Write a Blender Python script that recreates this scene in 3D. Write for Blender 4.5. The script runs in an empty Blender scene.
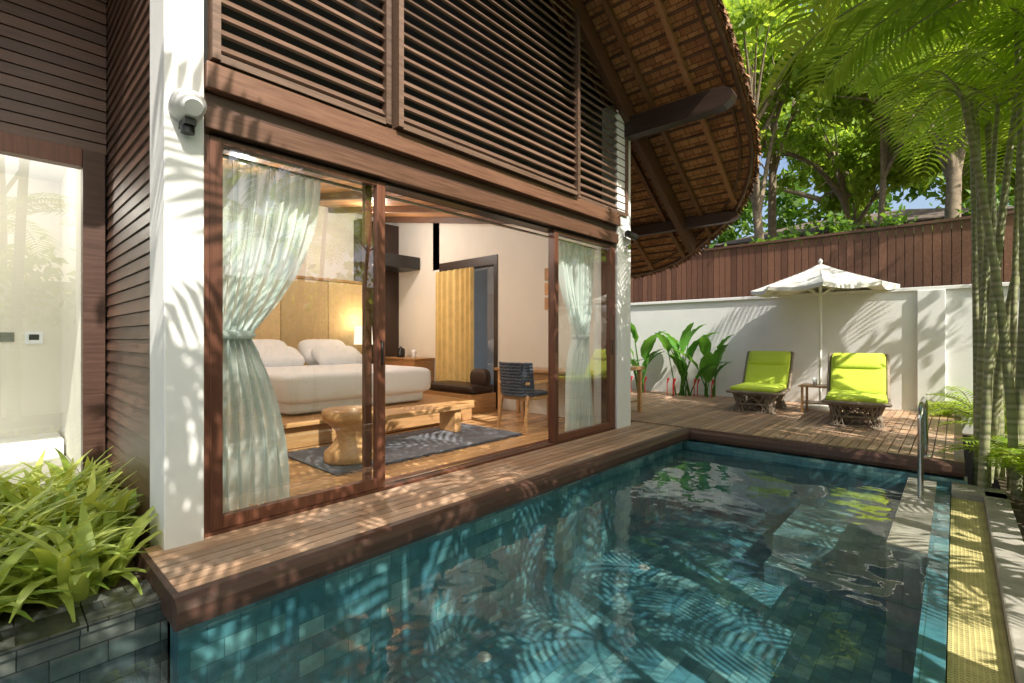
import bpy, math, random
import numpy as np
from mathutils import Vector, Matrix
random.seed(7); rng=np.random.default_rng(11)
S=bpy.context.scene
S.view_settings.view_transform='Standard'; S.view_settings.look='None'; S.view_settings.exposure=0

# ---------------- materials ----------------
class NT:
    def __init__(s,name):
        s.m=bpy.data.materials.new(name); s.m.use_nodes=True
        s.t=s.m.node_tree; s.t.nodes.clear()
        s.out=s.t.nodes.new('ShaderNodeOutputMaterial')
    def n(s,typ,ins=None,**kw):
        nd=s.t.nodes.new(typ)
        for k,v in kw.items(): setattr(nd,k,v)
        if ins:
            for k,v in ins.items(): s.set(nd,k,v)
        return nd
    def set(s,nd,k,v):
        sock=nd.inputs[k]
        if isinstance(v,bpy.types.NodeSocket): s.t.links.new(v,sock)
        elif isinstance(v,(tuple,list)) and len(v)==3 and sock.type=='RGBA': sock.default_value=(*v,1)
        else: sock.default_value=v
    def surf(s,sock): s.t.links.new(sock,s.out.inputs['Surface'])
    def coord(s,scale=(1,1,1),rot=(0,0,0)):
        c=s.n('ShaderNodeTexCoord'); m=s.n('ShaderNodeMapping',{'Vector':c.outputs['Object'],'Scale':scale,'Rotation':rot}); return m.outputs[0]
    def noise(s,vec,scale=5,detail=4,rough=.55):
        return s.n('ShaderNodeTexNoise',{'Vector':vec,'Scale':scale,'Detail':detail,'Roughness':rough}).outputs['Fac']
    def ramp(s,fac,stops):
        r=s.n('ShaderNodeValToRGB'); s.t.links.new(fac,r.inputs[0])
        e=r.color_ramp.elements
        while len(e)<len(stops): e.new(.5)
        for i,(p,c) in enumerate(stops):
            e[i].position=p; e[i].color=(*c,1) if len(c)==3 else c
        return r.outputs[0]
    def math(s,op,a,b=0.0,c=None):
        nd=s.n('ShaderNodeMath',operation=op)
        s.set(nd,0,a); s.set(nd,1,b)
        if c is not None: s.set(nd,2,c)
        return nd.outputs[0]
    def mixc(s,f,a,b,mode='MIX'):
        nd=s.n('ShaderNodeMix',data_type='RGBA',blend_type=mode)
        s.set(nd,0,f); s.set(nd,6,a); s.set(nd,7,b); return nd.outputs[2]
    def bump(s,h,st=.3,d=.02):
        return s.n('ShaderNodeBump',{'Height':h,'Strength':st,'Distance':d}).outputs[0]
    def isl(s): return s.n('ShaderNodeNewGeometry').outputs['Random Per Island']

def bsdf(s,col,rough=.6,normal=None,spec=.5,metal=0,extra=None):
    ins={'Base Color':col,'Roughness':rough,'Metallic':metal,'Specular IOR Level':spec}
    if normal is not None: ins['Normal']=normal
    if extra: ins.update(extra)
    b=s.n('ShaderNodeBsdfPrincipled',ins); s.surf(b.outputs[0]); return s.m

def wood(name,c1,c2,axis='Y',rough=.45,grain=1.0,weather=.0):
    s=NT(name)
    sc={'X':(1.2,22,22),'Y':(22,1.2,22),'Z':(22,22,1.2)}[axis]
    v=s.coord(sc); f=s.noise(v,2.2*grain,5,.6)
    isl=s.isl()
    col=s.ramp(f,[(.25,c1),(.75,c2)])
    val=s.math('MULTIPLY_ADD',isl,.65,.68)
    hs=s.n('ShaderNodeHueSaturation',{'Value':val,'Color':col}).outputs[0]
    if weather>0:
        w=s.ramp(s.noise(s.coord(),3.5,4),[(.4,(0,0,0)),(.75,(weather,)*3)])
        hs=s.mixc(w,hs,(.46,.40,.33))
    return bsdf(s,hs,s.math('MULTIPLY_ADD',f,.25,rough-.1),s.bump(f,.25,.004))

def plain(name,col,rough=.6,var=.12,scale=6,bump=.1,metal=0,spec=.5,dist=.005,bs=12):
    s=NT(name); v=s.coord(); f=s.noise(v,scale,6,.6)
    a=tuple(c*(1-var) for c in col); b=tuple(min(1,c*(1+var)) for c in col)
    return bsdf(s,s.ramp(f,[(.3,a),(.7,b)]),rough,s.bump(s.noise(v,scale*bs,3),bump,dist),spec,metal)

def leafm(name,c1,c2,trans=.45,rough=.45):
    s=NT(name); i=s.isl()
    n=s.noise(s.coord(),1.3,2)
    f=s.math('ADD',s.math('MULTIPLY',i,.7),s.math('MULTIPLY',n,.4))
    col=s.ramp(f,[(.15,c1),(.85,c2)])
    p=s.n('ShaderNodeBsdfPrincipled',{'Base Color':col,'Roughness':rough,'Specular IOR Level':.35})
    tcol=s.mixc(.5,col,(min(1,c2[0]*1.9),min(1,c2[1]*1.7),c2[2]*.6))
    t=s.n('ShaderNodeBsdfTranslucent',{'Color':tcol})
    m=s.n('ShaderNodeMixShader',{0:trans,1:p.outputs[0],2:t.outputs[0]})
    s.surf(m.outputs[0]); return s.m

def glassy(name,f0,tint,bump=None,rough=0.0):
    s=NT(name)
    ins={'Blend':.5}
    nrm=bump(s) if bump else None
    if nrm is not None: ins['Normal']=nrm
    lw=s.n('ShaderNodeLayerWeight',ins).outputs['Facing']
    p5=s.math('POWER',lw,5.0)
    fac=s.math('MULTIPLY_ADD',p5,1-f0,f0)
    gi={'Color':(1,1,1),'Roughness':rough}
    if nrm is not None: gi['Normal']=nrm
    g=s.n('ShaderNodeBsdfGlossy',gi); t=s.n('ShaderNodeBsdfTransparent',{'Color':tint})
    m=s.n('ShaderNodeMixShader',{0:fac,1:t.outputs[0],2:g.outputs[0]}); s.surf(m.outputs[0]); return s.m

M={}
M['deck']=wood('deck_wood',(.27,.15,.09),(.50,.32,.20),'Y',.5,1,.45)
M['fascia']=wood('dark_fascia_wood',(.045,.022,.016),(.10,.05,.035),'Y',.4)
M['frame']=wood('door_frame_wood',(.085,.030,.018),(.17,.068,.04),'Z',.35)
M['beam']=wood('beam_wood',(.08,.036,.022),(.18,.09,.055),'Y',.4)
M['louvre']=wood('louvre_wood',(.07,.04,.028),(.17,.105,.073),'Y',.4)
M['siding']=wood('siding_wood',(.055,.027,.019),(.13,.068,.045),'X',.4)
M['sidingY']=wood('siding_wood_y',(.055,.027,.019),(.13,.068,.045),'Y',.4)
M['darkwood']=wood('dark_wood',(.02,.011,.008),(.05,.028,.02),'X',.4)
M['rafter']=wood('rafter_wood',(.08,.038,.022),(.18,.09,.05),'X',.5)
M['rafterlight']=wood('light_rafter_wood',(.24,.11,.05),(.40,.20,.09),'Y',.5)
M['teak']=wood('teak_wood',(.38,.20,.08),(.60,.36,.17),'Y',.3)
M['floorwood']=wood('floor_wood',(.42,.23,.10),(.64,.40,.20),'Y',.22)
M['ceilwood']=wood('ceiling_wood',(.40,.18,.07),(.60,.31,.13),'X',.4)
M['white']=plain('white_plaster',(.80,.80,.79),.75,.04,2.5,.15)
M['cream']=plain('cream_plaster',(.78,.75,.68),.8,.03,2,.08)
M['headboard']=wood('headboard_fabric',(.52,.38,.20),(.62,.47,.26),'Z',.7,.5)
M['soil']=plain('soil',(.08,.06,.04),.95,.4,5,.8)
M['steel']=plain('stainless_steel',(.7,.7,.7),.18,.03,8,.02,1)
M['black']=plain('black_plastic',(.02,.02,.02),.35,.1)
M['greypaint']=plain('pale_grey_metal_paint',(.62,.62,.61),.4,.05)
M['linen']=plain('white_linen',(.86,.90,.96),.8,.01,2.2,.5,dist=.03,bs=2)
M['canvas']=plain('cream_canvas',(.86,.83,.74),.8,.04,6,.15)
M['polepaint']=plain('white_pole_paint',(.8,.79,.75),.35,.03)
M['bark']=plain('tree_bark',(.24,.19,.13),.9,.4,9,.9)
M['flower']=plain('red_flower',(.55,.03,.03),.5,.2)
def tile(name,cols,wdt,hgt,mort=(.03,.06,.06),rough=.35):
    s=NT(name)
    c=s.n('ShaderNodeTexCoord').outputs['Object']
    g=s.n('ShaderNodeNewGeometry').outputs['Normal']
    sx=s.n('ShaderNodeSeparateXYZ',{0:c}); sn=s.n('ShaderNodeSeparateXYZ',{0:g})
    az=s.math('GREATER_THAN',s.math('ABSOLUTE',sn.outputs[2]),.5)
    ay=s.math('GREATER_THAN',s.math('ABSOLUTE',sn.outputs[1]),.5)
    u=s.n('ShaderNodeMix',{0:ay,2:sx.outputs[1],3:sx.outputs[0]}).outputs[0]
    v=s.n('ShaderNodeMix',{0:az,2:sx.outputs[2],3:sx.outputs[0]}).outputs[0]
    vec=s.n('ShaderNodeCombineXYZ',{0:u,1:v}).outputs[0]
    b=s.n('ShaderNodeTexBrick',{'Vector':vec,'Color1':(0,0,0),'Color2':(1,1,1),'Mortar':(.5,.5,.5),'Scale':1.0,'Mortar Size':.003,'Brick Width':wdt,'Row Height':hgt,'Bias':0.0,'Mortar Smooth':.3})
    b.offset=.5
    col=s.ramp(b.outputs['Color'],cols)
    n=s.noise(s.coord(),14,4)
    big=s.noise(s.coord(),1.1,3)
    col=s.mixc(.5,col,s.ramp(n,[(.3,(.5,.5,.5)),(.7,(1.3,1.3,1.3))]),'MULTIPLY')
    col=s.mixc(.6,col,s.ramp(big,[(.3,(.6,.65,.65)),(.7,(1.3,1.25,1.2))]),'MULTIPLY')
    col=s.mixc(b.outputs['Fac'],col,mort)
    return bsdf(s,col,rough,s.bump(s.math('SUBTRACT',n,b.outputs['Fac']),.3,.004))
M['tile']=tile('pool_tile',[(0,(.05,.14,.17)),(.3,(.09,.21,.23)),(.55,(.06,.17,.21)),(.8,(.13,.27,.28)),(1,(.20,.33,.32))],.15,.10,(.05,.12,.13))
M['stone']=tile('dark_stone_coping',[(0,(.035,.04,.04)),(.5,(.07,.075,.075)),(1,(.13,.14,.125))],.20,.10,(.02,.02,.02),.12)
M['ledge']=tile('pool_ledge_stone',[(0,(.11,.20,.21)),(.5,(.16,.26,.26)),(1,(.21,.31,.30))],.15,.10,(.07,.13,.13),.5)
M['coping2']=tile('pale_stone_coping',[(0,(.24,.24,.20)),(.5,(.31,.30,.26)),(1,(.38,.37,.31))],.30,.30,(.16,.16,.14),.4)
M['paver']=plain('stone_paver',(.34,.32,.28),.8,.25,6,.5)
M['grate']=plain('yellow_overflow_grate',(.56,.49,.22),.6,.2,9,.1)
def wb(s):
    v=s.coord((1,1,1)); 
    a=s.noise(v,2.0,1,.4); b=s.noise(v,6.5,1,.4)
    amp=s.n('ShaderNodeMapRange',{'Value':s.noise(v,.5,1,.4),'From Min':.35,'From Max':.65,'To Min':.5,'To Max':1.4}).outputs[0]
    h=s.math('MULTIPLY',s.math('ADD',s.math('MULTIPLY',a,1.0),s.math('MULTIPLY',b,.24)),amp)
    return s.bump(h,.32,.06)
M['water']=glassy('pool_water',.03,(.84,.96,.99),wb,.0)
M['glass']=glassy('window_glass',.14,(.93,.96,.94))
def weave(name,c1,c2,sc,rough=.7):
    s=NT(name); v=s.coord((sc,sc,sc))
    w1=s.n('ShaderNodeTexWave',{'Vector':v,'Scale':1.0},bands_direction='X').outputs['Fac']
    w2=s.n('ShaderNodeTexWave',{'Vector':v,'Scale':1.0},bands_direction='Y').outputs['Fac']
    w3=s.n('ShaderNodeTexWave',{'Vector':v,'Scale':1.0},bands_direction='Z').outputs['Fac']
    f=s.math('MULTIPLY',s.math('ADD',w1,w2),w3)
    n=s.noise(s.coord(),3,3)
    return bsdf(s,s.ramp(s.math('ADD',s.math('MULTIPLY',f,.4),s.math('MULTIPLY',n,.5)),[(.15,c1),(.75,c2)]),rough,s.bump(f,.5,.004))
M['rug']=weave('grey_rug_weave',(.04,.045,.06),(.18,.19,.22),14,.95)
M['chairweave']=weave('dark_woven_rope',(.03,.04,.055),(.11,.13,.17),20)
M['rattan']=weave('brown_rattan_weave',(.12,.09,.065),(.42,.34,.26),25)
M['lime']=weave('lime_cushion_fabric',(.52,.68,.05),(.64,.78,.09),40,.85)
s=NT('reed_roof_underside')
br=s.n('ShaderNodeTexBrick',{'Vector':s.coord((1,1,1)),'Scale':1.0,'Brick Width':.13,'Row Height':.075,'Mortar Size':.004,'Color1':(0,0,0),'Color2':(1,1,1)})
n=s.noise(s.coord((30,3,3)),2,5)
f=s.math('ADD',s.math('MULTIPLY',br.outputs['Color'],.35),s.math('MULTIPLY',n,.6))
col=s.ramp(f,[(.2,(.25,.10,.04)),(.55,(.50,.24,.10)),(.9,(.68,.38,.17))])
col=s.mixc(br.outputs['Fac'],col,(.11,.045,.02))
M['roofunder']=bsdf(s,col,.8,s.bump(s.math('SUBTRACT',n,br.outputs['Fac']),.6,.02))
M['thatch']=plain('thatch_roof',(.20,.11,.065),.95,.4,14,1.0)
M['rooftile']=plain('brown_roof_tile',(.13,.10,.085),.9,.3,7,.8)
s=NT('sheer_curtain')
d=s.n('ShaderNodeBsdfDiffuse',{'Color':(.88,.94,.93)}); t=s.n('ShaderNodeBsdfTranslucent',{'Color':(.88,.95,.94)}); tr=s.n('ShaderNodeBsdfTransparent')
m1=s.n('ShaderNodeMixShader',{0:.4,1:d.outputs[0],2:t.outputs[0]}); m2=s.n('ShaderNodeMixShader',{0:.12,1:m1.outputs[0],2:tr.outputs[0]}); s.surf(m2.outputs[0]); M['sheer']=s.m
M['drape']=plain('gold_drape',(.76,.58,.24),.8,.1)
s=NT('lamp_shade'); e=s.n('ShaderNodeEmission',{'Color':(1,.85,.62),'Strength':1.8}); s.surf(e.outputs[0]); M['shade']=s.m
s=NT('added_fill_lens'); e=s.n('ShaderNodeEmission',{'Color':(1,.78,.5),'Strength':8}); s.surf(e.outputs[0]); M['lens']=s.m  # glowing disc of the added interior fill lights
M['leafA']=leafm('tree_leaf',(.05,.13,.02),(.17,.31,.05),.5)
M['leafB']=leafm('tree_leaf_bright',(.11,.22,.03),(.34,.48,.07),.55)
M['palm']=leafm('palm_leaf',(.15,.28,.03),(.42,.56,.08),.52,.35)
M['strap']=leafm('strap_leaf',(.16,.28,.04),(.52,.60,.15),.4,.35)
M['banana']=leafm('banana_leaf',(.05,.19,.03),(.14,.34,.06),.4,.3)
s=NT('palm_stem'); c=s.coord(); 
w=s.n('ShaderNodeTexWave',{'Vector':c,'Scale':2.2,'Distortion':.6},bands_direction='Z').outputs['Fac']
M['stem']=bsdf(s,s.ramp(w,[(0,(.38,.36,.24)),(.25,(.19,.21,.10)),(.9,(.30,.31,.16))]),.6,s.bump(w,.4,.01))

# ---------------- mesh builder ----------------
class MB:
    def __init__(s): s.v=[]; s.f=[]; s.mi=[]; s.sm=[]; s.mats=[]
    def mid(s,m):
        m=M[m]
        if m not in s.mats: s.mats.append(m)
        return s.mats.index(m)
    def add(s,vs,fs,m,smooth=False):
        o=len(s.v); k=s.mid(m)
        s.v.extend([tuple(map(float,p)) for p in vs])
        for f in fs: s.f.append(tuple(i+o for i in f)); s.mi.append(k); s.sm.append(smooth)
    def box(s,x0,x1,y0,y1,z0,z1,m):
        vs=[(x,y,z) for x in(x0,x1) for y in(y0,y1) for z in(z0,z1)]
        s.add(vs,[(0,1,3,2),(4,6,7,5),(0,4,5,1),(2,3,7,6),(0,2,6,4),(1,5,7,3)],m)
    def beam(s,a,b,w,h,m,up=(0,0,1)):
        a=Vector(a);b=Vector(b);d=(b-a).normalized();u=Vector(up)
        r=d.cross(u).normalized(); u=r.cross(d).normalized()
        vs=[p+r*(w/2*i)+u*(h/2*j) for p in(a,b) for i in(-1,1) for j in(-1,1)]
        s.add(vs,[(0,1,3,2),(4,6,7,5),(0,4,5,1),(2,3,7,6),(0,2,6,4),(1,5,7,3)],m)
    def tube(s,pts,rad,m,n=8,smooth=True):
        P=[Vector(p) for p in pts]; 
        if not hasattr(rad,'__len__'): rad=[rad]*len(P)
        vs=[];fs=[]
        for i,p in enumerate(P):
            d=(P[min(i+1,len(P)-1)]-P[max(i-1,0)]).normalized()
            ref=Vector((1,0,0)) if abs(d.x)<.8 else Vector((0,1,0))
            a=d.cross(ref).normalized(); b=d.cross(a)
            for k in range(n):
                t=2*math.pi*k/n; vs.append(p+(a*math.cos(t)+b*math.sin(t))*rad[i])
        for i in range(len(P)-1):
            for k in range(n):
                fs.append((i*n+k,i*n+(k+1)%n,(i+1)*n+(k+1)%n,(i+1)*n+k))
        s.add(vs,fs,m,smooth)
        s.add([vs[k] for k in range(n)],[tuple(range(n))],m); s.add([vs[-n+k] for k in range(n)],[tuple(reversed(range(n)))],m)
    def lathe(s,c,prof,m,n=24,smooth=True):
        vs=[];fs=[]
        for r,z in prof:
            for k in range(n):
                t=2*math.pi*k/n; vs.append((c[0]+r*math.cos(t),c[1]+r*math.sin(t),c[2]+z))
        for i in range(len(prof)-1):
            for k in range(n): fs.append((i*n+k,i*n+(k+1)%n,(i+1)*n+(k+1)%n,(i+1)*n+k))
        s.add(vs,fs,m,smooth)
    def grid(s,fn,nu,nv,m,smooth=True):
        vs=[fn(i/nu,j/nv) for i in range(nu+1) for j in range(nv+1)]
        fs=[(i*(nv+1)+j,(i+1)*(nv+1)+j,(i+1)*(nv+1)+j+1,i*(nv+1)+j+1) for i in range(nu) for j in range(nv)]
        s.add(vs,fs,m,smooth)
    def cushion(s,c,dx,dy,dz,m,rot=None,p=.35,q=.5,nu=22,nv=12):
        vs=[];fs=[]
        def sp(x,e): return math.copysign(abs(x)**e,x)
        for i in range(nv+1):
            ph=-math.pi/2+math.pi*i/nv
            for k in range(nu):
                t=2*math.pi*k/nu
                w=Vector((sp(math.cos(ph),q)*sp(math.cos(t),p)*dx/2,sp(math.cos(ph),q)*sp(math.sin(t),p)*dy/2,sp(math.sin(ph),min(.8,q*1.6))*dz/2))
                if rot is not None: w=rot@w
                vs.append(w+Vector(c))
        for i in range(nv):
            for k in range(nu): fs.append((i*nu+k,i*nu+(k+1)%nu,(i+1)*nu+(k+1)%nu,(i+1)*nu+k))
        s.add(vs,fs,m,True)
    def obj(s,name,parent=None,bevel=0):
        me=bpy.data.meshes.new(name); me.from_pydata(s.v,[],s.f)
        for m in s.mats: me.materials.append(m)
        me.polygons.foreach_set('material_index',s.mi); me.polygons.foreach_set('use_smooth',s.sm); me.update()
        o=bpy.data.objects.new(name,me); S.collection.objects.link(o)
        if parent: o.parent=parent
        if bevel:
            b=o.modifiers.new('bevel','BEVEL'); b.width=bevel; b.segments=2; b.limit_method='ANGLE'
        return o
def empty(name):
    e=bpy.data.objects.new(name,None); S.collection.objects.link(e); return e

# ---------------- ground ----------------
g=MB()
for x0,x1,y0,y1 in [(-120,-6.5,-120,160),(3.75,120,-120,160),(-6.5,3.75,10.4,160),(-6.5,3.75,-120,-3.2)]:
    g.add([(x0,y0,-.3),(x1,y0,-.3),(x1,y1,-.3),(x0,y1,-.3)],[(0,1,2,3)],'soil')
g.obj('ground')
b=MB(); b.box(-6.4,.2,-3.1,.62,-1.0,-.13,'soil'); b.obj('planting_bed_soil')

# ---------------- pool ----------------
P=empty('swimming_pool')
zb=-1.05
b=MB(); b.box(.40,3.5,-3.2,6.6,zb-.1,zb,'tile')
b.box(.55,.70,.63,6.37,zb,-.165,'tile')
b.box(.25,.50,-3.2,.63,zb,-.125,'stone')
b.box(.40,3.5,6.38,6.6,zb,-.165,'tile')
b.box(3.28,3.38,-3.2,6.37,zb,-.224,'tile')
b.box(.4,3.5,-3.4,-3.2,zb,-.15,'tile')
b.obj('pool_basin',P)
b=MB(); b.box(2.1,3.06,5.2,6.37,zb,-.70,'ledge'); b.box(2.1,3.06,4.9,5.2,zb,-.88,'ledge')
b.box(3.06,3.279,4.2,6.372,zb,-.205,'coping2'); b.obj('pool_step',P)
b=MB(); 
for i in range(13):
    y1=.625-i*.3
    b.box(.2,.52,y1-.297,y1,-.13,-.09,'stone')
b.obj('pool_coping',P,.006)
b=MB()
b.box(3.60,3.76,-3.2,6.2,-.6,-.19,'paver'); b.box(3.385,3.76,6.0,6.37,-.6,-.19,'paver'); b.box(3.38,3.6,-3.2,6.0,-.6,-.32,'stone')
b.obj('pool_outer_kerb',P,.01)
b=MB(); y=-3.2
while y<5.99:
    b.box(3.385,3.597,y,y+.012,-.29,-.25,'grate'); y+=.021
for x in (3.40,3.42,3.44,3.46,3.48,3.50,3.52,3.54,3.56,3.58): b.box(x,x+.006,-3.2,5.99,-.285,-.249,'grate')
b.obj('overflow_grate',P)
b=MB()
for x,y in [(.95,2.4),(1.15,4.4)]:
    b.lathe((x,y,zb),[(.0,.02),(.035,.02),(.055,.0)],'paver',16)
b.obj('pool_light_cover',P)
b=MB(); b.add([(.5,-3.2,-.217),(3.378,-3.2,-.217),(3.378,6.38,-.217),(.5,6.38,-.217)],[(0,1,2,3)],'water'); b.obj('water')

b=MB(); pts=[(3.19,5.5,-.25),(3.19,5.5,.5)]
for k in range(1,9):
    t=math.pi*k/8; pts.append((3.19,5.5+.2*(1-math.cos(t/2)) ,.5+.12*math.sin(t/2)))
pts+= [(3.19,6.2,.62),(3.19,6.38,.56),(3.19,6.44,.4),(3.19,6.53,0.0)]
b.tube(pts,.021,'steel',12); b.lathe((3.19,6.53,.0),[(.05,.0),(.05,.012),(.0,.014)],'steel'); b.obj('pool_handrail')

# ---------------- deck ----------------
D=empty('wooden_deck'); b=MB()
x=-.02; 
while x<.70:
    y=.63
    while y<6.4:
        ye=min(6.4,y+random.uniform(1.6,2.6)); b.box(x,x+.079,y,ye-.005,-.03,0,'deck'); y=ye
    x+=.0905
x=-3.0
while x<3.4:
    y=6.5
    while y<10.5:
        ye=min(10.5,y+random.uniform(1.4,2.8)); b.box(x,x+.080,y,ye-.005,-.03,0,'deck'); y=ye
    x+=.0905
b.obj('deck_boards',D)
b=MB()
pr=[(0,.004),(.05,.004),(.085,-.012),(.10,-.045),(.10,-.10),(.085,-.135),(.05,-.15),(0,-.15)]
def extr(a,b_,out,m):
    vs=[]
    for p in (a,b_):
        for o,z in pr: vs.append((p[0]+out[0]*o,p[1]+out[1]*o,z))
    n=len(pr); fs=[(i,i+1,n+i+1,n+i) for i in range(n-1)]+[tuple(range(n)),tuple(reversed(range(n,2*n)))]
    b.add(vs,fs,m)
extr((.705,.60),(.705,6.44),(1,0),'fascia'); extr((.78,6.475),(3.48,6.475),(0,-1),'fascia'); 
b.box(-.1,.70,.60,.628,-.14,.002,'fascia'); b.box(3.405,3.48,6.5,10.5,-.15,.003,'fascia')
b.box(-.02,.70,.64,6.4,-.14,-.04,'black'); b.box(-3,3.4,6.5,10.5,-.14,-.04,'black')
b.box(.705,.78,6.39,6.5,-.14,.001,'fascia')
b.obj('deck_fascia',D)

# ---------------- villa ----------------
V=empty('villa_building')
def roofz(Y): return 4.89-.67*(Y-5.34)
b=MB()
b.box(-.25,.10,.70,.90,-.3,6.2,'white'); b.box(-.30,.08,5.74,6.10,-.02,4.36,'white')
b.obj('columns',V,.008)
b=MB()
b.box(-4.2,-2.5,6.02,6.1,2.55,5.3,'cream')
b.box(-2.5,-.305,6.02,6.1,0,4.3,'cream'); b.box(-5.6,-4.0,6.02,6.1,0,4.3,'cream')
b.box(-5.7,-5.6,.7,6.1,0,4.3,'cream'); b.box(-5.6,-.3,.78,.86,0,3.9,'cream')
b.box(-5.599,-5.35,5.1,6.01,0,3.6,'darkwood'); 
b.box(-3.98,-2.42,6.0,6.2,2.5,2.66,'darkwood'); b.box(-3.3,-3.22,6.04,6.09,.05,2.5,'darkwood'); b.box(-2.5,-2.42,6.0,6.019,0,2.5,'darkwood')
b.obj('walls',V)
b=MB()
x=-5.6
while x<0:
    y=.86
    while y<6.0:
        ye=min(6.02,y+random.uniform(1,2)); b.box(x,x+.118,y,ye-.002,-.05,-.004,'floorwood'); y=ye
    x+=.12
b.obj('floor',V)
b=MB()
def cz(x): return 2.86+(-x-.3)*.17
n=44
for i in range(n):
    y0=.86+i*(5.16/n); y1=y0+5.16/n-.004
    b.add([(-.3,y0,cz(-.3)),(-.3,y1,cz(-.3)),(-5.6,y1,cz(-5.6)),(-5.6,y0,cz(-5.6))],[(0,1,2,3)],'ceilwood')
for y in (1.6,2.6,3.6,4.6,5.6): b.beam((-.3,y,cz(-.3)-.05),(-5.6,y,cz(-5.6)-.05),.07,.10,'rafter')
b.obj('ceiling',V)
b=MB(); b.box(-5.2,-4.6,5.2,6.0,2.6,2.85,'black'); b.box(-5.17,-4.63,5.185,5.198,2.63,2.68,'steel'); b.obj('air_conditioner',V,.01)
b=MB()
b.box(-.14,.10,.905,5.735,2.47,2.60,'beam'); b.box(-.12,.06,.905,5.735,2.604,2.70,'fascia'); b.box(-.14,.13,.905,5.735,2.704,2.86,'beam')
b.box(-.14,.02,.95,5.70,2.445,2.468,'black')
b.obj('header_beam',V,.006)
def louv(name,y0,y1,xo):
    b=MB(); z=2.97
    while z<6.0:
        ye=min(y1,5.34+(4.89-.30-z)/.67)
        if ye>y0+.15:
            b.beam((xo,y0+.045,z),(xo,ye-.045,z),.018,.068,'louvre',up=(-.62,0,.78))
        z+=.098
    zt=lambda y: min(6.0,roofz(y)-.28)
    b.box(xo-.05,xo+.05,y0,y0+.045,2.88,zt(y0),'louvre'); b.box(xo-.05,xo+.05,y1-.045,y1,2.88,zt(y1),'louvre')
    b.box(xo-.045,xo+.045,y0+.045,y1-.045,2.87,2.915,'louvre')
    b.obj(name,V)
louv('louvre_panel',.93,2.17,.10); louv('louvre_panel',2.22,4.72,.13); louv('louvre_panel',4.78,5.98,.06)
b=MB()
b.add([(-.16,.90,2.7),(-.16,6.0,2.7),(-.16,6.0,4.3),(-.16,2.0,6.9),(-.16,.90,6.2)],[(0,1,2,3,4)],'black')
b.beam((.10,1.9,roofz(1.9)-.20),(.10,8.2,roofz(8.2)-.20),.10,.26,'beam')
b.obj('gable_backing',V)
edge=[(1.50,2.0),(1.50,5.36),(1.53,6.0),(1.49,6.79),(1.34,7.31),(1.08,7.73),(.80,8.02),(.455,8.26),(.08,8.50),(-.345,8.72),(-.8,8.86),(-1.26,8.93),(-2.4,8.98),(-7,8.98)]
def cat(P,n=5):
    out=[]
    for i in range(len(P)-1):
        p0=P[max(i-1,0)];p1=P[i];p2=P[i+1];p3=P[min(i+2,len(P)-1)]
        for k in range(n):
            t=k/n
            out.append(tuple(.5*((2*p1[j])+(-p0[j]+p2[j])*t+(2*p0[j]-5*p1[j]+4*p2[j]-p3[j])*t*t+(-p0[j]+3*p1[j]-3*p2[j]+p3[j])*t**3) for j in range(len(p1))))
    out.append(P[-1]); return out
E=[edge[0]]+cat(edge[1:-1])+[edge[-1]]
TH=.10
b=MB()
poly=E+[(-7,2.0)]
b.add([(x,y,roofz(y)) for x,y in poly],[tuple(range(len(poly)))],'roofunder')
b.add([(x,y,roofz(y)+TH) for x,y in poly],[tuple(reversed(range(len(poly))))],'thatch')
for i in range(len(E)-1):
    a,c=E[i],E[i+1]
    b.add([(a[0],a[1],roofz(a[1])),(c[0],c[1],roofz(c[1])),(c[0]+.02,c[1]+.02,roofz(c[1])+TH),(a[0]+.02,a[1]+.02,roofz(a[1])+TH)],[(0,1,2,3)],'thatch')
zr=roofz(2.0)
o2=[(1.5,2.0,zr),(1.5,-.3,zr-2.3*.67),(.9,-1.2,zr-3.2*.67),(-7,-1.2,zr-3.2*.67),(-7,2.0,zr)]
b.add(o2,[(0,1,2,3,4)],'roofunder'); b.add([(x,y,z+TH) for x,y,z in o2],[(0,1,2,3,4)],'thatch')
b.obj('thatched_roof',V)
b=MB()
def inner(E,off):
    out=[]
    for i,p in enumerate(E):
        a=E[max(i-1,0)];c=E[min(i+1,len(E)-1)]
        d=Vector((c[0]-a[0],c[1]-a[1])).normalized(); nrm=Vector((-d.y,d.x)); 
        if nrm.x*(p[0]+3)+nrm.y*(p[1]-3)>0: nrm=-nrm
        out.append((p[0]+nrm.x*off,p[1]+nrm.y*off))
    return out
for off,w in ((.06,.03),(.20,.018)):
    I=inner(E,off); b.tube([(x,y,roofz(y)-.025) for x,y in I],w,'beam',8)
for i in range(len(E)-1):
    a,c=E[i],E[i+1]; L=math.dist(a,c)
    if a[0]<-4: continue
    for k in range(int(L/.006)):
        t=random.random(); x=a[0]+(c[0]-a[0])*t; y=a[1]+(c[1]-a[1])*t
        ox,oy=random.uniform(.0,.06),random.uniform(.0,.06); zz=roofz(y)+random.uniform(0,TH)
        q=Vector((c[0]-a[0],c[1]-a[1],0)).normalized()*random.uniform(.006,.03)
        b.add([(x-q.x,y-q.y,zz),(x+q.x,y+q.y,zz),(x+q.x*.8+ox,y+q.y*.8+oy,zz-random.uniform(.02,.08)),(x-q.x*.8+ox,y-q.y*.8+oy,zz-random.uniform(.02,.08))],[(0,1,2,3)],random.choice(['thatch','thatch','roofunder']))
b.obj('roof_edge_trim',V)
b=MB()
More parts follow.
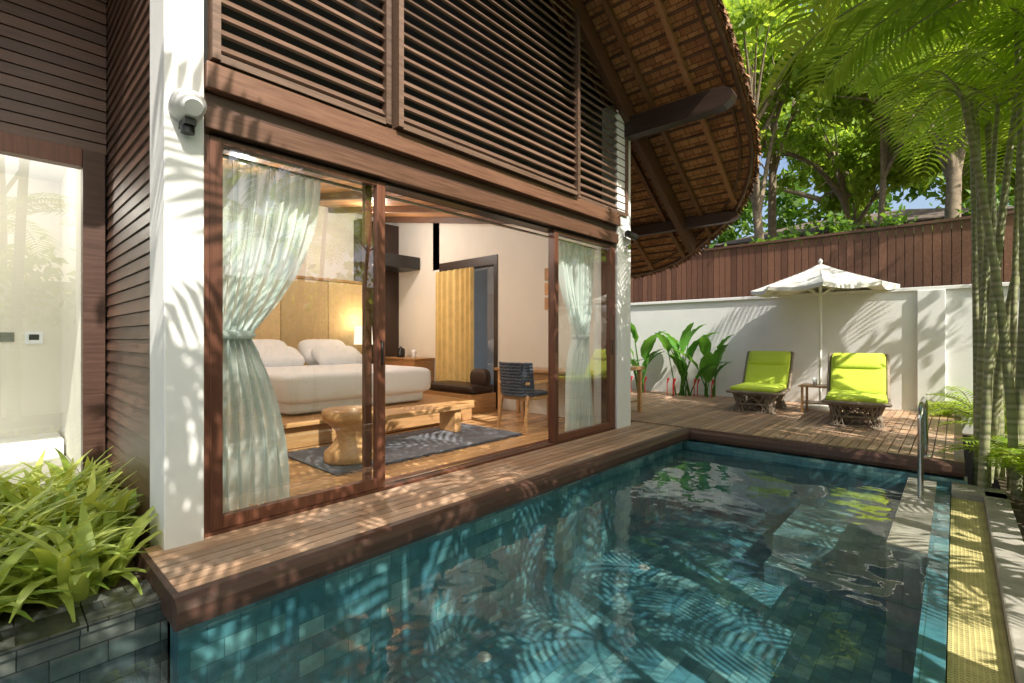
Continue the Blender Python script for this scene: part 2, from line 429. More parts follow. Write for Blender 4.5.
def rounded_beam(y,z,x0,x1,w,h,m):
    prof=[(x0,-h/2),(x1-.25,-h/2)]
    for k in range(7):
        t=-math.pi/2+math.pi*k/6; prof.append((x1-.22+.22*math.cos(t)*1.0,h/2*math.sin(t)))
    prof+=[(x1-.25,h/2),(x0,h/2)]
    n=len(prof); vs=[(px,y-w/2,z+pz) for px,pz in prof]+[(px,y+w/2,z+pz) for px,pz in prof]
    b.add(vs,[tuple(range(n)),tuple(reversed(range(n,2*n)))]+[(i,(i+1)%n,n+(i+1)%n,n+i) for i in range(n)],m)
rounded_beam(6.0,4.08,-.1,1.50,.16,.26,'darkwood')
rounded_beam(7.82,3.09,-4,.98,.12,.16,'fascia')
rounded_beam(4.2,5.35,-.1,1.50,.16,.2,'rafter')
for x in (-2.3,-1.6,-.9,-.2,.40,.95,):
    ye={.95:7.7,.40:8.2,-.2:8.55,-.9:8.75,-1.6:8.85,-2.3:8.9}[x]
    b.beam((x,3,roofz(3)-.045),(x,ye,roofz(ye)-.045),.06,.08,'rafterlight')
y=2.6
while y<8.7:
    xm=1.45
    for i in range(len(E)-1):
        if E[i][1]<=y<=E[i+1][1] and E[i][1]>5.3: xm=E[i][0]-.05
    b.beam((-3,y,roofz(y)-.012),(xm,y,roofz(y)-.012),.024,.02,'rafter',up=(0,.55,.83)); y+=.15
b.obj('rafters',V)
b=MB(); b.tube([(.10,.80,2.53),(.17,.80,2.54),(.24,.80,2.52),(.28,.80,2.49)],[.085,.088,.075,.045],'greypaint',20)
b.box(.10,.22,.77,.83,2.415,2.45,'black'); b.tube([(.16,.80,2.415),(.16,.80,2.38)],.035,'black',14); b.obj('wall_light')
def panel(name,y0,y1,xo):
    b=MB(); w=.075
    b.box(xo-.03,xo+.03,y0,y0+w,.02,2.445,'frame'); b.box(xo-.03,xo+.03,y1-w,y1,.02,2.445,'frame')
    b.box(xo-.028,xo+.028,y0+w,y1-w,.02,.10,'frame'); b.box(xo-.028,xo+.028,y0+w,y1-w,2.41,2.443,'frame')
    o=b.obj(name,V,.004)
    b=MB(); b.add([(xo,y0+w,.10),(xo,y1-w,.10),(xo,y1-w,2.41),(xo,y0+w,2.41)],[(0,1,2,3)],'glass'); b.obj('glass_pane',o)
    b=MB(); b.tube([(xo+.03,y1-.04,1.0),(xo+.05,y1-.04,1.0),(xo+.05,y1-.04,1.18),(xo+.03,y1-.04,1.18)],.008,'black'); b.obj('door_pull',o)
panel('sliding_door',.94,2.18,.02); panel('sliding_door',4.40,5.68,.02)
b=MB(); b.box(-.10,-.05,4.47,4.54,.02,2.44,'frame'); b.box(-.10,-.05,2.06,2.12,.02,2.44,'frame'); b.obj('inner_door_stile',V,.004)
b=MB(); b.box(-.14,.06,.905,5.72,-.01,.018,'frame'); b.box(-.14,.05,.905,.938,.02,2.445,'frame'); b.box(-.14,.05,5.685,5.735,.02,2.445,'frame')
b.box(-.02,.0,.97,5.68,.018,.03,'steel'); b.obj('door_track',V)
b=MB()
z=-.15
while z<6.2:
    b.add([(-1.78,.712,z+.085),(-.25,.712,z+.085),(-.25,.70,z),(-1.78,.70,z),(-1.78,.73,z),(-.25,.73,z)],[(0,3,2,1),(3,4,5,2)],'siding'); z+=.09
z=2.72
while z<6.2:
    b.add([(-1.787,.70,z+.085),(-1.787,-4,z+.085),(-1.775,-4,z),(-1.775,.70,z),(-1.81,.70,z),(-1.81,-4,z)],[(0,1,2,3),(3,2,5,4)],'sidingY'); z+=.09
b.box(-1.79,-.26,.735,.775,-.2,6.2,'darkwood'); b.box(-1.9,-1.815,-4,.735,2.6,6.2,'darkwood')
b.obj('siding',V)
b=MB()
b.box(-1.85,-1.74,.55,.69,-.13,2.72,'fascia'); b.box(-1.86,-1.74,-4,.548,2.58,2.72,'frame'); b.box(-1.86,-1.74,-4,.548,-.13,.0,'frame'); b.box(-1.85,-1.75,-1.3,-1.22,.0,2.58,'frame')
o=b.obj('bathroom_window',V,.004)
b=MB(); b.add([(-1.8,-4,0),(-1.8,.55,0),(-1.8,.55,2.58),(-1.8,-4,2.58)],[(0,1,2,3)],'glass'); b.obj('bathroom_window_glass',o)
b=MB(); b.box(-4.1,-4.0,-4,.7,-.1,3,'cream'); b.box(-4,-1.86,-4,.7,-.14,-.02,'paver'); b.box(-4.0,-1.9,.6,.7,0,3,'cream')
b.box(-4,-1.9,-4,.7,2.95,3.0,'white'); b.box(-4.0,-3.985,.10,.24,1.17,1.27,'steel'); b.box(-4.0,-3.98,.32,.46,1.15,1.28,'linen'); b.box(-3.98,-3.976,.35,.43,1.19,1.25,'black')
b.box(-4.0,-3.4,-3.9,.58,-.02,.16,'white')
b.obj('bathroom',V)
b=MB(); b.tube([(.08,5.95,2.62),(.16,5.95,2.62)],.02,'black'); b.tube([(.16,5.86,2.62),(.16,6.08,2.60)],.045,'black',14); b.tube([(.08,5.95,2.45),(.14,5.95,2.45)],[.05,.04],'steel',14); b.obj('security_camera')

# ---------------- curtains ----------------
def curtain(name,yt0,yt1,ym0,ym1,yb0,yb1,xo,mat='sheer',zt=2.42,zm=1.22,folds=13):
    b=MB()
    def f(u,v):
        z=zt*(1-v)+.03*v
        def ip(a,m,c):
            if z>zm: t=(z-zm)/(zt-zm); t=1-(1-t)**1.9; return m+(a-m)*t
            t=(zm-z)/zm; t=1-(1-t)**2.6; return m+(c-m)*t
        y0=ip(yt0,ym0,yb0); y1=ip(yt1,ym1,yb1); w=y1-y0
        amp=.04 if w>.3 else .055
        uu=u+.012*math.sin(u*17+z*2)
        y=y0+w*uu+.012*math.sin(u*40+z*3)
        x=xo+amp*math.sin(uu*2*math.pi*folds+.9*math.sin(z*2.1+u*3))+.02*math.sin(u*9+z*4)
        return (x,y,z)
    b.grid(f,190,60,mat)
    ym=(ym0+ym1)/2; b.tube([(xo+.07*math.cos(t)*1.0,ym+(ym1-ym0)*.56*math.sin(t),zm+.01) for t in np.linspace(0,2*math.pi,24)],.028,mat,8)
    return b.obj(name)
curtain('curtain',1.0,1.76,1.04,1.26,1.0,1.54,-.22)
curtain('curtain',4.80,5.60,5.20,5.42,4.95,5.58,-.22)
b=MB(); b.tube([(-.22,.95,2.43),(-.22,5.7,2.43)],.015,'steel'); b.obj('curtain_rail')
b=MB()
b.grid(lambda u,v:(-3.97+1.05*u,5.90+.03*math.sin(u*44+1.5*math.sin(u*7)),2.48*(1-v)+.03*v),120,6,'drape'); b.obj('drape')
b=MB(); b.add([(-3.98,6.09,.05),(-2.52,6.09,.05),(-2.52,6.09,2.5),(-3.98,6.09,2.5)],[(0,1,2,3)],'glass'); b.obj('window_glass',V)
b=MB(); b.box(-7,-1.9,8.2,8.4,-.3,3.2,'white'); b.obj('courtyard_wall')

# ---------------- bedroom furniture ----------------
b=MB(); b.box(-4.9,-1.92,1.9,4.95,.0,.24,'teak'); b.box(-4.9,-1.85,1.85,5.0,.243,.29,'teak'); b.obj('bed_platform',None,.01)
b=MB(); b.box(-1.62,-1.22,2.75,4.35,.30,.36,'teak')
for y in (2.9,4.05): b.box(-1.58,-1.26,y,y+.1,.012,.30,'teak')
b.obj('wooden_bench',None,.012)
B=empty('bed')
b=MB(); b.cushion((-3.45,3.4,.47),2.3,2.0,.36,'linen',p=.1,q=.14,nu=44,nv=20); b.cushion((-3.15,3.4,.61),1.9,2.14,.38,'linen',p=.12,q=.2,nu=44,nv=20); b.obj('mattress',B)
b=MB()
for y in (2.9,3.9):
    b.cushion((-4.40,y,.98),.54,.82,.24,'linen',Matrix.Rotation(.7,3,'Y'),.4)
    b.cushion((-4.06,y+.05,.92),.50,.78,.24,'linen',Matrix.Rotation(.45,3,'Y'),.4)
b.obj('pillows',B)
b=MB(); 
for i in range(5): b.box(-4.98,-4.92,.9+i*.83,.9+i*.83+.82,.0,2.24,'headboard')
b.box(-5.0,-4.9,.88,5.1,2.243,2.29,'teak'); b.box(-5.6,-5.0,.88,5.08,0,2.2,'cream'); b.obj('headboard',B,.006)
b=MB(); b.box(-4.88,-4.45,4.52,4.94,.29,.72,'teak'); b.obj('bedside_table',None,.01)
L=empty('table_lamp'); b=MB(); b.lathe((-4.65,4.76,.72),[(0,0),(.09,0),(.09,.02),(.03,.05),(.05,.18),(.02,.34),(.02,.42)],'teak'); b.obj('lamp_base',L)
b=MB(); b.lathe((-4.65,4.76,1.10),[(.17,0),(.15,.34)],'shade'); b.obj('lamp_shade',L)
b=MB(); b.lathe((-.98,2.45,0.012),[(0,0),(.24,0),(.25,.03),(.24,.10),(.17,.16),(.13,.24),(.14,.30),(.22,.38),(.26,.42),(.27,.47),(.26,.50),(0,.50)],'teak',28)
b.obj('carved_stool')
b=MB(); b.box(-1.75,-.62,2.1,4.6,.0,.012,'rug'); 
for i in range(240):
    y=2.1+2.5*random.random(); 
    for xx,sg in ((-1.75,-1),(-.62,1)): b.box(min(xx,xx+sg*.05),max(xx,xx+sg*.05),y,y+.006,.001,.006,'rug')
b.obj('rug')
b=MB(); b.box(-5.3,-4.15,5.55,6.0,.0,.80,'teak'); b.box(-5.32,-4.13,5.53,6.01,.803,.83,'teak')
for k in range(3): b.box(-5.26+k*.37,-4.93+k*.37,5.535,5.548,.06,.74,'ceilwood'); 
for k in range(3): b.box(-5.0+k*.37,-4.97+k*.37,5.52,5.534,.4,.44,'black')
b.obj('minibar_cabinet',None,.004)
b=MB(); b.lathe((-4.9,5.75,.83),[(0,0),(.08,0),(.085,.04),(.06,.17),(.02,.20),(.015,.22),(0,.225)],'black'); b.tube([(-4.83,5.75,.87),(-4.76,5.75,.92),(-4.78,5.75,1.0),(-4.85,5.75,1.02)],.01,'black'); b.obj('kettle')
b=MB(); b.lathe((-4.45,5.75,.83),[(0,0),(.06,0),(.03,.05),(.05,.1),(.05,.16),(0,.16)],'linen'); b.obj('vase')
b=MB(); b.box(-3.6,-2.3,5.3,5.85,0,.30,'teak'); b.cushion((-2.95,5.58,.37),1.28,.55,.15,'darkwood',p=.15,q=.25); b.cushion((-2.5,5.68,.54),.4,.16,.32,'darkwood'); b.obj('daybed')
b=MB(); b.box(-1.95,-.35,5.45,6.0,.71,.75,'teak')
for x in (-1.9,-.42):
    for y in (5.48,5.92): b.box(x,x+.05,y,y+.05,0,.71,'teak')
b.box(-1.9,-.4,5.5,5.53,.6,.71,'teak'); b.obj('desk',None,.004)
C=empty('desk_chair'); b=MB(); cx,cy=-.92,5.0
for sx in (-.23,.23):
    b.beam((cx+sx,cy+.24,0),(cx+sx,cy+.22,.62),.035,.035,'teak'); b.beam((cx+sx*1.05,cy-.27,0),(cx+sx,cy-.20,.46),.035,.035,'teak')
    b.beam((cx+sx*1.05,cy-.24,.62),(cx+sx*1.05,cy+.24,.63),.045,.03,'teak'); b.beam((cx+sx,cy-.2,.42),(cx+sx,cy+.22,.42),.03,.05,'teak')
b.beam((cx-.23,cy+.22,.42),(cx+.23,cy+.22,.42),.03,.05,'teak'); b.beam((cx-.23,cy-.2,.42),(cx+.23,cy-.2,.42),.03,.05,'teak')
b.obj('chair_frame',C)
b=MB(); b.cushion((cx,cy,.47),.5,.48,.08,'chairweave',p=.25)
def bk(u,v):
    t=(u-.5)*2; return (cx+.28*math.sin(t*1.3)/math.sin(1.3),cy-.08-.20*math.cos(t*1.3)-.05*v,.46+.42*v)
for k in range(11):
    b.tube([bk(i/12,k/10) for i in range(13)],.014,'chairweave',6)
for i in range(13): b.tube([bk(i/12,k/6) for k in range(7)],.011,'chairweave',6)
b.grid(bk,16,6,'chairweave'); b.obj('chair_seat_and_back',C)
b=MB()
for z in (1.66,1.89,2.12): b.box(-1.36,-1.14,5.985,6.015,z,z+.19,'teak'); b.box(-1.31,-1.19,5.978,5.984,z+.04,z+.15,'ceilwood')
b.obj('wall_art')
b=MB(); b.box(-1.0,-.35,6.75,7.35,.70,.75,'teak')
for x in (-.97,-.44):
    for y in (6.78,7.26): b.box(x,x+.06,y,y+.06,0,.70,'teak')
b.box(-.95,-.4,6.8,7.3,.18,.21,'teak'); b.obj('wooden_side_table',None,.004)

# ---------------- boundary ----------------
b=MB(); b.box(-7,4.9,10.5,10.7,-.3,2.0,'white'); b.box(-7,4.9,10.46,10.74,2.0,2.06,'white'); 
b.box(2.95,3.30,10.44,10.5,-.1,1.998,'white') ; b.obj('white_garden_wall',None,.006)
b=MB(); x=-8
while x<9:
    b.box(x,x+.115,11.2,11.23,.5,3.2+random.uniform(-.01,.01),'beam'); x+=.125
b.box(-8,9,11.23,11.28,2.9,3.0,'darkwood'); b.box(-8,9,11.15,11.32,3.215,3.26,'siding'); b.box(-8,9,11.3,11.33,0,3.1,'darkwood'); b.obj('timber_fence')
b=MB(); b.box(6.4,6.6,-8,12,-.3,2.3,'white'); b.box(6.36,6.64,-8,12,2.3,2.36,'white'); b.obj('white_garden_wall')
H=empty('neighbour_house'); b=MB()
b.box(-3.4,4.2,20,25,-.3,4.9,'white')
for x in np.arange(-3.4,4.3,.95): b.box(x-.06,x+.06,19.94,20,3.5,4.9,'beam')
b.box(-3.45,4.25,19.93,19.99,4.3,4.4,'beam'); b.box(-3.45,4.25,19.93,20,4.75,4.9,'beam'); b.obj('house_walls',H)
b=MB(); b.add([(-4.0,19.4,4.85),(5,19.4,4.85),(5,26,4.85),(-4.0,26,4.85),(-1,22.5,5.9),(2,22.5,5.9)],[(0,1,5,4),(1,2,5),(2,3,4,5),(3,0,4),(3,2,1,0)],'rooftile'); b.obj('house_roof',H)

# ---------------- umbrella ----------------
U=empty('patio_umbrella'); ux,uy=1.70,9.75
b=MB(); b.tube([(ux,uy,0),(ux,uy,2.5)],.024,'polepaint',14); b.lathe((ux,uy,0),[(0,.08),(.06,.08),(.07,.06),(.26,.05),(.27,0)],'polepaint'); b.lathe((ux,uy,2.5),[(.02,0),(.035,.03),(.03,.06),(0,.09)],'polepaint'); b.obj('pole',U)
b=MB(); nr=8; R=1.08
def cor(k,r): 
    t=2*math.pi*k/nr+.2; return Vector((ux+r*math.cos(t),uy+r*math.sin(t),0))
def zc(fr): return 2.50-.42*fr -.03*math.sin(fr*math.pi)
for k in range(nr):
    def f(u,v,k=k):
        a=cor(k,R*u);c=cor(k+1,R*u); p=a.lerp(c,v); sag=-.045*math.sin(v*math.pi)*u; return (p.x+(ux-p.x)*.05*math.sin(v*math.pi)*u,p.y+(uy-p.y)*.05*math.sin(v*math.pi)*u,zc(u)+sag)
    b.grid(f,10,8,'canvas')
    def g2(u,v,k=k):
        p=f(1,v); return (p[0],p[1],p[2]-.06*u)
    b.grid(g2,1,8,'canvas')
    p=cor(k,R); b.tube([(ux,uy,2.46),(p.x,p.y,zc(1)-.02)],.010,'polepaint',6)
    q=cor(k,R*.5); b.tube([(ux,uy,1.95),(q.x,q.y,zc(.5)-.03)],.008,'polepaint',6)
b.obj('canopy',U)

# ---------------- loungers ----------------
def lounger(x0,y0,ang):
    L=empty('sun_lounger'); W=.74
    R_=Matrix.Rotation(ang,3,'Z'); o=Vector((x0,y0,0))
    def T(p): return o+R_@Vector(p)
    b=MB()
    def seat(u,v):
        x=(u-.5)*W; y=v*1.0
        return T((x,y,.33-.03*math.sin(v*math.pi)))
    b.grid(seat,6,8,'rattan',False)
    for sx in (-W/2,W/2): b.tube([T((sx,0,.33)),T((sx,.5,.30)),T((sx,1.0,.33)),T((sx,1.42,.95))],.024,'rattan',8)
    b.tube([T((-W/2,0,.33)),T((W/2,0,.33))],.024,'rattan'); b.tube([T((-W/2,1.42,.95)),T((W/2,1.42,.95))],.024,'rattan')
    b.grid(lambda u,v:T(((u-.5)*W,1.0+.42*v,.33+.62*v)),4,4,'rattan',False)
    for yc in (.22,1.05):
        n=22
        def ring(t,z):
            r=.8+.28*abs(z-.14)/.14*.5
            c,s_=math.cos(t),math.sin(t); e=.45
            return T((math.copysign(abs(c)**e,c)*W*.46*r*.98,yc+math.copysign(abs(s_)**e,s_)*.19*r,z))
        for k in range(n):
            t=2*math.pi*k/n
            for tw in (.45,-.45):
                b.tube([ring(t,.0),ring(t+tw/2,.14),ring(t+tw,.31)],.011,'rattan',5)
        for z in (.01,.14,.30): b.tube([ring(2*math.pi*k/28,z) for k in range(29)],.015,'rattan',6)
    b.obj('rattan_frame',L)
    b=MB()
    b.cushion(T((0,.52,.375)),W*.94,1.02,.10,'lime',R_,.12,.3)
    rot=R_@Matrix.Rotation(math.atan2(.62,.42),3,'X')
    b.cushion(T((0,1.20,.67)),W*.94,.72,.10,'lime',rot,.14,.3)
    b.cushion(T((0,1.27,.84)),W*.86,.26,.12,'lime',rot,.3)
    b.obj('lime_cushion',L)
lounger(.98,8.40,.06); lounger(2.42,7.95,.10)
b=MB(); b.box(1.52,2.02,9.0,9.45,.42,.45,'teak')
for x in (1.55,1.95):
    for y in (9.03,9.38): b.box(x,x+.035,y,y+.035,0,.42,'teak')
b.box(1.55,1.98,9.05,9.40,.15,.17,'teak'); b.obj('patio_side_table',None,.004)
b=MB(); b.lathe((1.72,9.2,.45),[(0,0),(.03,0),(.035,.12),(.033,.12),(.028,.01)],'linen'); b.obj('drinking_cup')

# ---------------- plants ----------------
def blade(b,base,az,L,W,rise,droop,m,seg=6,fold=.25):
    d=Vector((math.cos(az),math.sin(az),0)); side=Vector((-d.y,d.x,0)); p=Vector(base); a=rise
    vs=[];
    for i in range(seg+1):
        t=i/seg; w=W*math.sin(math.pi*(.06+.94*t)**.75)*.5 if t<1 else 0.002
        w=max(w,.002)
        up=Vector((0,0,1)); 
        n=(d*-math.sin(a)+up*math.cos(a))
        vs+= [p-side*w+n*w*fold, p, p+side*w+n*w*fold]
        p=p+(d*math.cos(a)+up*math.sin(a))*(L/seg); a-=droop/seg
    fs=[]
    for i in range(seg):
        for j in range(2): fs.append((i*3+j,i*3+j+1,(i+1)*3+j+1,(i+1)*3+j))
    b.add(vs,fs,m,True)
b=MB()
for _ in range(160):
    x=random.uniform(-1.65,.20); y=random.uniform(-1.2,.57)
    hh=.88 if x>-.2 else 1.0
    for k in range(13):
        az=random.uniform(0,6.28); blade(b,(x+random.uniform(-.03,.03),y+random.uniform(-.03,.03),-.14),az,random.uniform(.38,.70)*hh,random.uniform(.045,.085),random.uniform(.8,1.5),random.uniform(.9,2.0),'strap',6)
b.obj('strap_leaf_plants')
def paddle(b,base,az,stalk,L,W,lean,m='banana'):
    d=Vector((math.cos(az),math.sin(az),0)); p0=Vector(base); p1=p0+d*stalk*math.sin(lean)*.6+Vector((0,0,stalk*math.cos(lean)))
    b.tube([p0,p0.lerp(p1,.5)+d*-.02,p1],[.016,.013,.008],m,6)
    a=math.pi/2-lean; p=p1; side=Vector((-d.y,d.x,0)); seg=10; vs=[]
    for i in range(seg+1):
        t=i/seg; w=W*.5*max(.02,math.sin(math.pi*t**.8)**.7); n=d*-math.sin(a)+Vector((0,0,math.cos(a)))
        rp=.012*math.sin(i*2.4)
        vs+=[p-side*w+n*(w*.35+rp),p-side*w*.5+n*w*.25,p,p+side*w*.5+n*w*.25,p+side*w+n*(w*.35-rp)]
        p=p+(d*math.cos(a)+Vector((0,0,1))*math.sin(a))*(L/seg); a-=.9/seg
    b.add(vs,[(i*5+j,i*5+j+1,(i+1)*5+j+1,(i+1)*5+j) for i in range(seg) for j in range(4)],m,True)
def helic(x,y,n,hmax):
    b=MB()
    for k in range(n):
        paddle(b,(x+random.uniform(-.15,.15),y+random.uniform(-.1,.1),-.05),random.uniform(2.6,6.8),random.uniform(.25,hmax-.5),random.uniform(.5,.85),random.uniform(.2,.32),random.uniform(.1,.6))
    for k in range(3):
        q=Vector((x+random.uniform(-.3,.3),y-.2,.25)); b.tube([(q.x,q.y,-.05),q,(q.x+.03,q.y,q.z+.12)],[.008,.01,.025],'flower',6)
    b.obj('heliconia_plant')
helic(-1.75,10.0,12,1.9); helic(-.85,10.05,13,1.9); helic(-2.6,9.9,10,1.6); helic(-.35,10.2,7,1.5)

def frond(b,base,az,L,rise,droop,leaf,m='palm',nl=34,sw=.03):
    d=Vector((math.cos(az),math.sin(az),0)); side=Vector((-d.y,d.x,0)); p=Vector(base); a=rise
    pts=[];seg=14;A=[]
    for i in range(seg+1):
        pts.append(p.copy()); A.append(a); p=p+(d*math.cos(a)+Vector((0,0,1))*math.sin(a))*(L/seg); a-=droop/seg
    b.tube(pts[::2],[.014-.0016*i for i in range(len(pts[::2]))],'stem' if m=='palm' else m,5)
    for i in range(nl):
        t=.14+.86*i/(nl-1); k=t*seg; j=min(int(k),seg-1); q=pts[j].lerp(pts[j+1],k-j); a=A[j]
        fwd=d*math.cos(a)+Vector((0,0,1))*math.sin(a); n=d*-math.sin(a)+Vector((0,0,1))*math.cos(a)
        l=leaf*(math.sin(math.pi*(t*.82+.12))**.7)*random.uniform(.9,1.1)
        for sg in (-1,1):
            dr=(side*sg*math.cos(.15)+fwd*.55+n*.22).normalized()
            w=sw*random.uniform(.8,1.1)
            m1=q+dr*l*.5; e=m1+(dr+Vector((0,0,-random.uniform(.35,.75)))).normalized()*l*.5
            wv=fwd*w*.5
            vs=[q-wv*.3,q+wv*.3,m1-wv,m1+wv,e]
            b.add(vs,[(0,1,3,2),(2,3,4)],m)
def palm(name,stems,nf=8,L=1.7,leaf=.55,nl=34,sw=.036,lo=.4,hi=1.2):
    b=MB()
    for (x,y,tx,ty,h,r) in stems:
        P_=[Vector((x,y,-.3)),Vector((x+(tx-x)*.25,y+(ty-y)*.25,h*.35)),Vector((x+(tx-x)*.6,y+(ty-y)*.6,h*.7)),Vector((tx,ty,h))]
        P_=[Vector(p) for p in cat([tuple(p) for p in P_],4)]
        b.tube(P_,[r*(1.25-.5*i/(len(P_)-1)) for i in range(len(P_))],'stem',8)
        for k in range(nf):
            az=2*math.pi*k/nf+random.uniform(-.3,.3)
            frond(b,(tx,ty,h),az,L*random.uniform(.8,1.1),random.uniform(lo,hi),random.uniform(1.2,2.0),leaf,nl=nl,sw=sw)
    return b.obj(name)
st=[]
for k in range(18):
    x=3.66+random.uniform(-.10,.35); y=6.9+random.uniform(-.6,.9)
    a=random.uniform(0,6.28); r=random.uniform(.15,.85)
    st.append((x,y,x+r*math.cos(a)*.8+.05,y+r*math.sin(a),random.uniform(3.3,5.2),random.uniform(.02,.036)))
palm('areca_palm',st,3,1.4,.5,22)
palm('areca_palm',[(4.35,4.4,3.95,4.5,3.35,.035),(4.3,5.1,4.0,4.9,4.2,.04),(4.4,3.7,4.1,3.8,3.9,.04)],11,2.1,.68,38,.046,.25,1.1)
palm('areca_palm',[(4.5,6.0,4.1,6.1,3.5,.035)],9,1.7,.55,34,.04,.2,1.1)
palm('areca_palm',[(4.7,9.9,4.6,9.6,5.2,.04)],9,1.8,.55,30)
palm('areca_palm',[(5.6,1.8,5.4,2.0,3.2,.04),(5.7,3.4,5.5,3.5,2.9,.04),(5.6,.2,5.6,.2,3.3,.04),(5.6,5.2,5.6,5.4,3.0,.04)],8,1.6,.5,24,.042)
palm('coconut_palm',[(5.4,-1.3,4.9,-1.0,5.0,.07),(5.7,.4,5.0,.6,6.1,.07),(5.6,2.4,4.9,2.3,5.4,.07),(5.9,4.0,5.2,4.2,6.1,.07)],9,2.3,.62,24,.075,.1,.9)
b=MB()
for (x,y,n_,LL) in [(3.65,9.9,14,.9),(3.78,6.75,10,.6),(3.9,8.2,16,.9),(3.3,10.25,8,.6),(3.75,9.2,12,1.0),(3.95,6.1,10,.6)]:
    for k in range(n_): frond(b,(x,y,-.05),random.uniform(0,6.28),LL*random.uniform(.7,1.1),random.uniform(.8,1.4),1.5,.22,nl=18,sw=.026)
b.obj('garden_fern')

def leafcloud(centers,radii,counts,size,per=90,tight=.16):
    Vs=[]
    for c,r,n in zip(centers,radii,counts):
        ns=max(6,n//per); d=rng.normal(size=(ns,3)); d/=np.linalg.norm(d,axis=1)[:,None]
        sc=np.array(c)+d*np.array(r)*(rng.uniform(.35,1,size=(ns,1)))
        idx=rng.integers(0,ns,n); pos=sc[idx]+rng.normal(size=(n,3))*np.array(r)*tight
        a=rng.normal(size=(n,3)); a[:,2]-=.5; a/=np.linalg.norm(a,axis=1)[:,None]
        bb=np.cross(a,rng.normal(size=(n,3))); bb/=np.linalg.norm(bb,axis=1)[:,None]
        s=size*rng.uniform(.6,1.3,size=(n,1)); w=s*.24
        Vs.append(np.stack([pos,pos+a*s*.45+bb*w,pos+a*s,pos+a*s*.45-bb*w],1).reshape(-1,3))
    return np.concatenate(Vs)
def addcloud(b,V_,leaf):
    n=len(V_)//4; o=len(b.v); k=b.mid(leaf)
    b.v.extend(map(tuple,V_.tolist())); b.f.extend(map(tuple,(np.arange(n*4).reshape(-1,4)+o).tolist())); b.mi+= [k]*n; b.sm+=[False]*n
def tree(name,base,top,blobs,size,leaf,tr=.12,tight=.16,per=90):
    b=MB(); base=Vector(base); top=Vector(top)
    mid=base.lerp(top,.5)+Vector((random.uniform(-.25,.25),random.uniform(-.2,.2),0))
    pts=cat([tuple(base),tuple(mid),tuple(top)],4)
    b.tube(pts,[tr*(1.2-.7*i/(len(pts)-1)) for i in range(len(pts))],'bark',9)
    for c,r,n in blobs:
        c=Vector(c); s0=mid.lerp(top,random.uniform(.1,.9)); 
        q=s0.lerp(c,.5)+Vector((random.uniform(-.2,.2),random.uniform(-.2,.2),.2)); b.tube(cat([tuple(s0),tuple(q),tuple(c)],3),[tr*.5,tr*.45,tr*.4,tr*.33,tr*.27,tr*.2,tr*.12],'bark',6)
        for _ in range(4):
            e=c+Vector((random.uniform(-1,1)*r[0],random.uniform(-1,1)*r[1],random.uniform(-.5,1)*r[2]))*.7; b.tube([q,(q+e)/2+Vector((0,0,.1)),e],[tr*.2,tr*.14,tr*.05],'bark',5)
    addcloud(b,leafcloud([x[0] for x in blobs],[x[1] for x in blobs],[x[2] for x in blobs],size,per,tight),leaf)
    return b.obj(name)
for (x,y,h,nn) in [(6.1,-3.2,5.9,110),(6.5,.2,6.6,60),(6.4,3.2,6.9,60),(6.4,7.6,6.2,80)]:
    bl=[]
    for _ in range(7):
        bl.append(((x+random.uniform(-1.4,1.4),y+random.uniform(-2.0,2.0),h+random.uniform(-1.0,1.2)),(1.2,1.2,.7),nn))
    tree('shade_tree',(x+.9,y,-.3),(x+.2,y,h),bl,.24,'leafA',.08,.24,20)
def bg(x,y,h,R,n,leaf,size,k=9,tr=.16,lean=0):
    bl=[]
    for _ in range(k):
        a=random.uniform(0,6.28); q=random.uniform(.2,1)*R
        bl.append(((x+lean+q*math.cos(a),y+q*math.sin(a),h+random.uniform(-.38,.45)*R*1.3),(R*.42,R*.42,R*.3),n//k))
    tree('garden_tree',(x,y,-.3),(x+lean,y,h),bl,size,leaf,tr)
bg(.2,13.2,7.8,2.6,10000,'leafB',.22,10,.13,-.7)
bg(1.7,15.0,7.4,2.8,10000,'leafB',.22,11,.09,.5)
bg(-2.4,14.5,8.4,3.0,10000,'leafB',.22,11)
bg(-.6,16.5,10.5,3.2,9000,'leafB',.26,11,.14)
bg(3.6,13.8,7.8,2.8,9000,'leafB',.22,10)
bg(4.6,16.5,6.4,3.0,9000,'leafB',.25,11,.1)
bg(7,18,7.5,3.4,8000,'leafB',.28,11)
bg(.8,17.8,6.6,2.6,6000,'leafB',.26,10)
bg(-6,15,7,3,3000,'leafA',.26)
bg(-1,29,12,5.5,10000,'leafB',.42,14,.3)
bg(5,30,11,5.5,11000,'leafB',.42,14,.3)
bg(11,26,9,5,6000,'leafB',.42,12,.25)
bg(-8,27,11,5,7000,'leafA',.40,12,.3)
b=MB(); 
addcloud(b,leafcloud([(x,12.2+.5*math.sin(x*2),3.0+.35*math.sin(x*1.7)) for x in np.arange(-4,8,1.0)],[(.9,.6,.8)]*12,[550]*12,.16),'leafA')
b.obj('hedge')
b=MB(); 
ys=np.arange(-7,10,1.1)
addcloud(b,leafcloud([(5.9,y,1.3+.9*math.sin(y*1.7)) for y in ys],[(.4,.8,1.3)]*len(ys),[330]*len(ys),.22,50,.25),'leafB')
b.obj('hedge')
b=MB()
cs=[(x,36+2*math.sin(x),6+random.uniform(-3,7)) for x in np.arange(-30,40,3.0)]
addcloud(b,leafcloud(cs,[(3,2,4.6)]*len(cs),[900]*len(cs),.65),'leafA')
b.obj('distant_trees')
bg(4,-7,5,2.4,3000,'leafA',.26)

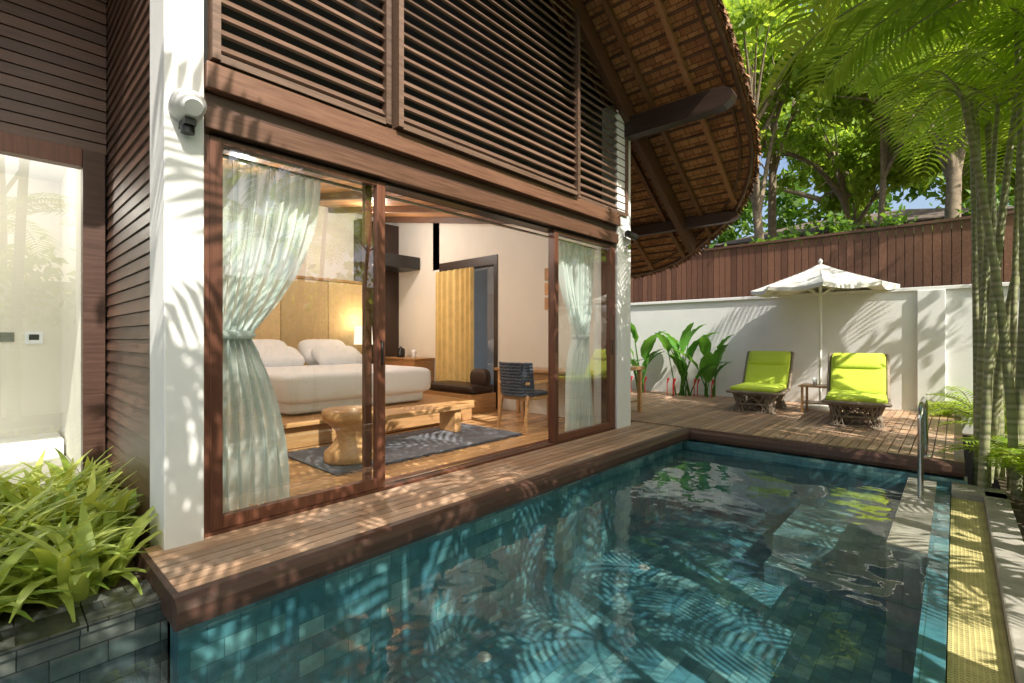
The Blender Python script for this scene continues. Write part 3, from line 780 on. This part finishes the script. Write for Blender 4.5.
# ---------------- light ----------------
W=bpy.data.worlds.new('World'); S.world=W; W.use_nodes=True; nt=W.node_tree
sky=nt.nodes.new('ShaderNodeTexSky'); sky.sky_type='NISHITA'; sky.sun_disc=False
EL=46; AZ=106
sky.sun_elevation=math.radians(EL); sky.sun_rotation=math.radians(AZ); sky.dust_density=4; sky.ozone_density=.6
nt.links.new(sky.outputs[0],nt.nodes['Background'].inputs[0]); nt.nodes['Background'].inputs[1].default_value=.23
sd=bpy.data.lights.new('sun','SUN'); sd.energy=8; sd.angle=math.radians(.3); sd.color=(1,.94,.83)
so=bpy.data.objects.new('sun',sd); S.collection.objects.link(so)
dv=Vector((math.sin(math.radians(AZ))*math.cos(math.radians(EL)),math.cos(math.radians(AZ))*math.cos(math.radians(EL)),math.sin(math.radians(EL))))
so.rotation_euler=dv.to_track_quat('Z','Y').to_euler()
def pl(name,loc,e,r=.06,col=(1,.92,.82)):
    l=bpy.data.lights.new(name,'POINT'); l.energy=e; l.color=col; l.shadow_soft_size=r
    o=bpy.data.objects.new(name,l); o.location=loc; S.collection.objects.link(o)
pl('lamp_bulb',(-4.65,4.76,1.55),18,.08,(1,.72,.42))
b=MB()
for i,(x,y,z,e) in enumerate([(-1.6,3.1,cz(-1.6)-.03,48),(-3.2,2.2,cz(-3.2)-.03,60),(-4.0,4.6,cz(-4.0)-.03,60),(-2.9,-.2,2.945,32)]):  # fixtures added to warm and brighten the bedroom and bathroom
    b.lathe((x,y,z),[(.05,0),(.05,-.02),(.04,-.02)],'steel'); b.lathe((x,y,z-.012),[(0,0),(.04,0)],'lens')
    pl('added_fill_bulb',(x,y,z-.25),e,.05)  # fill light just below each added fixture
b.obj('added_fill_fixture')

# ---------------- camera ----------------
cd=bpy.data.cameras.new('camera'); cd.sensor_width=36; cd.lens=36*485/1024; cd.clip_end=500; cd.clip_start=.05
cd.shift_y=-2.5/1024
co=bpy.data.objects.new('camera',cd); S.collection.objects.link(co); co.location=(3.41,0,1.2)
co.rotation_euler=(math.radians(90),0,math.radians(42.4)); S.camera=co
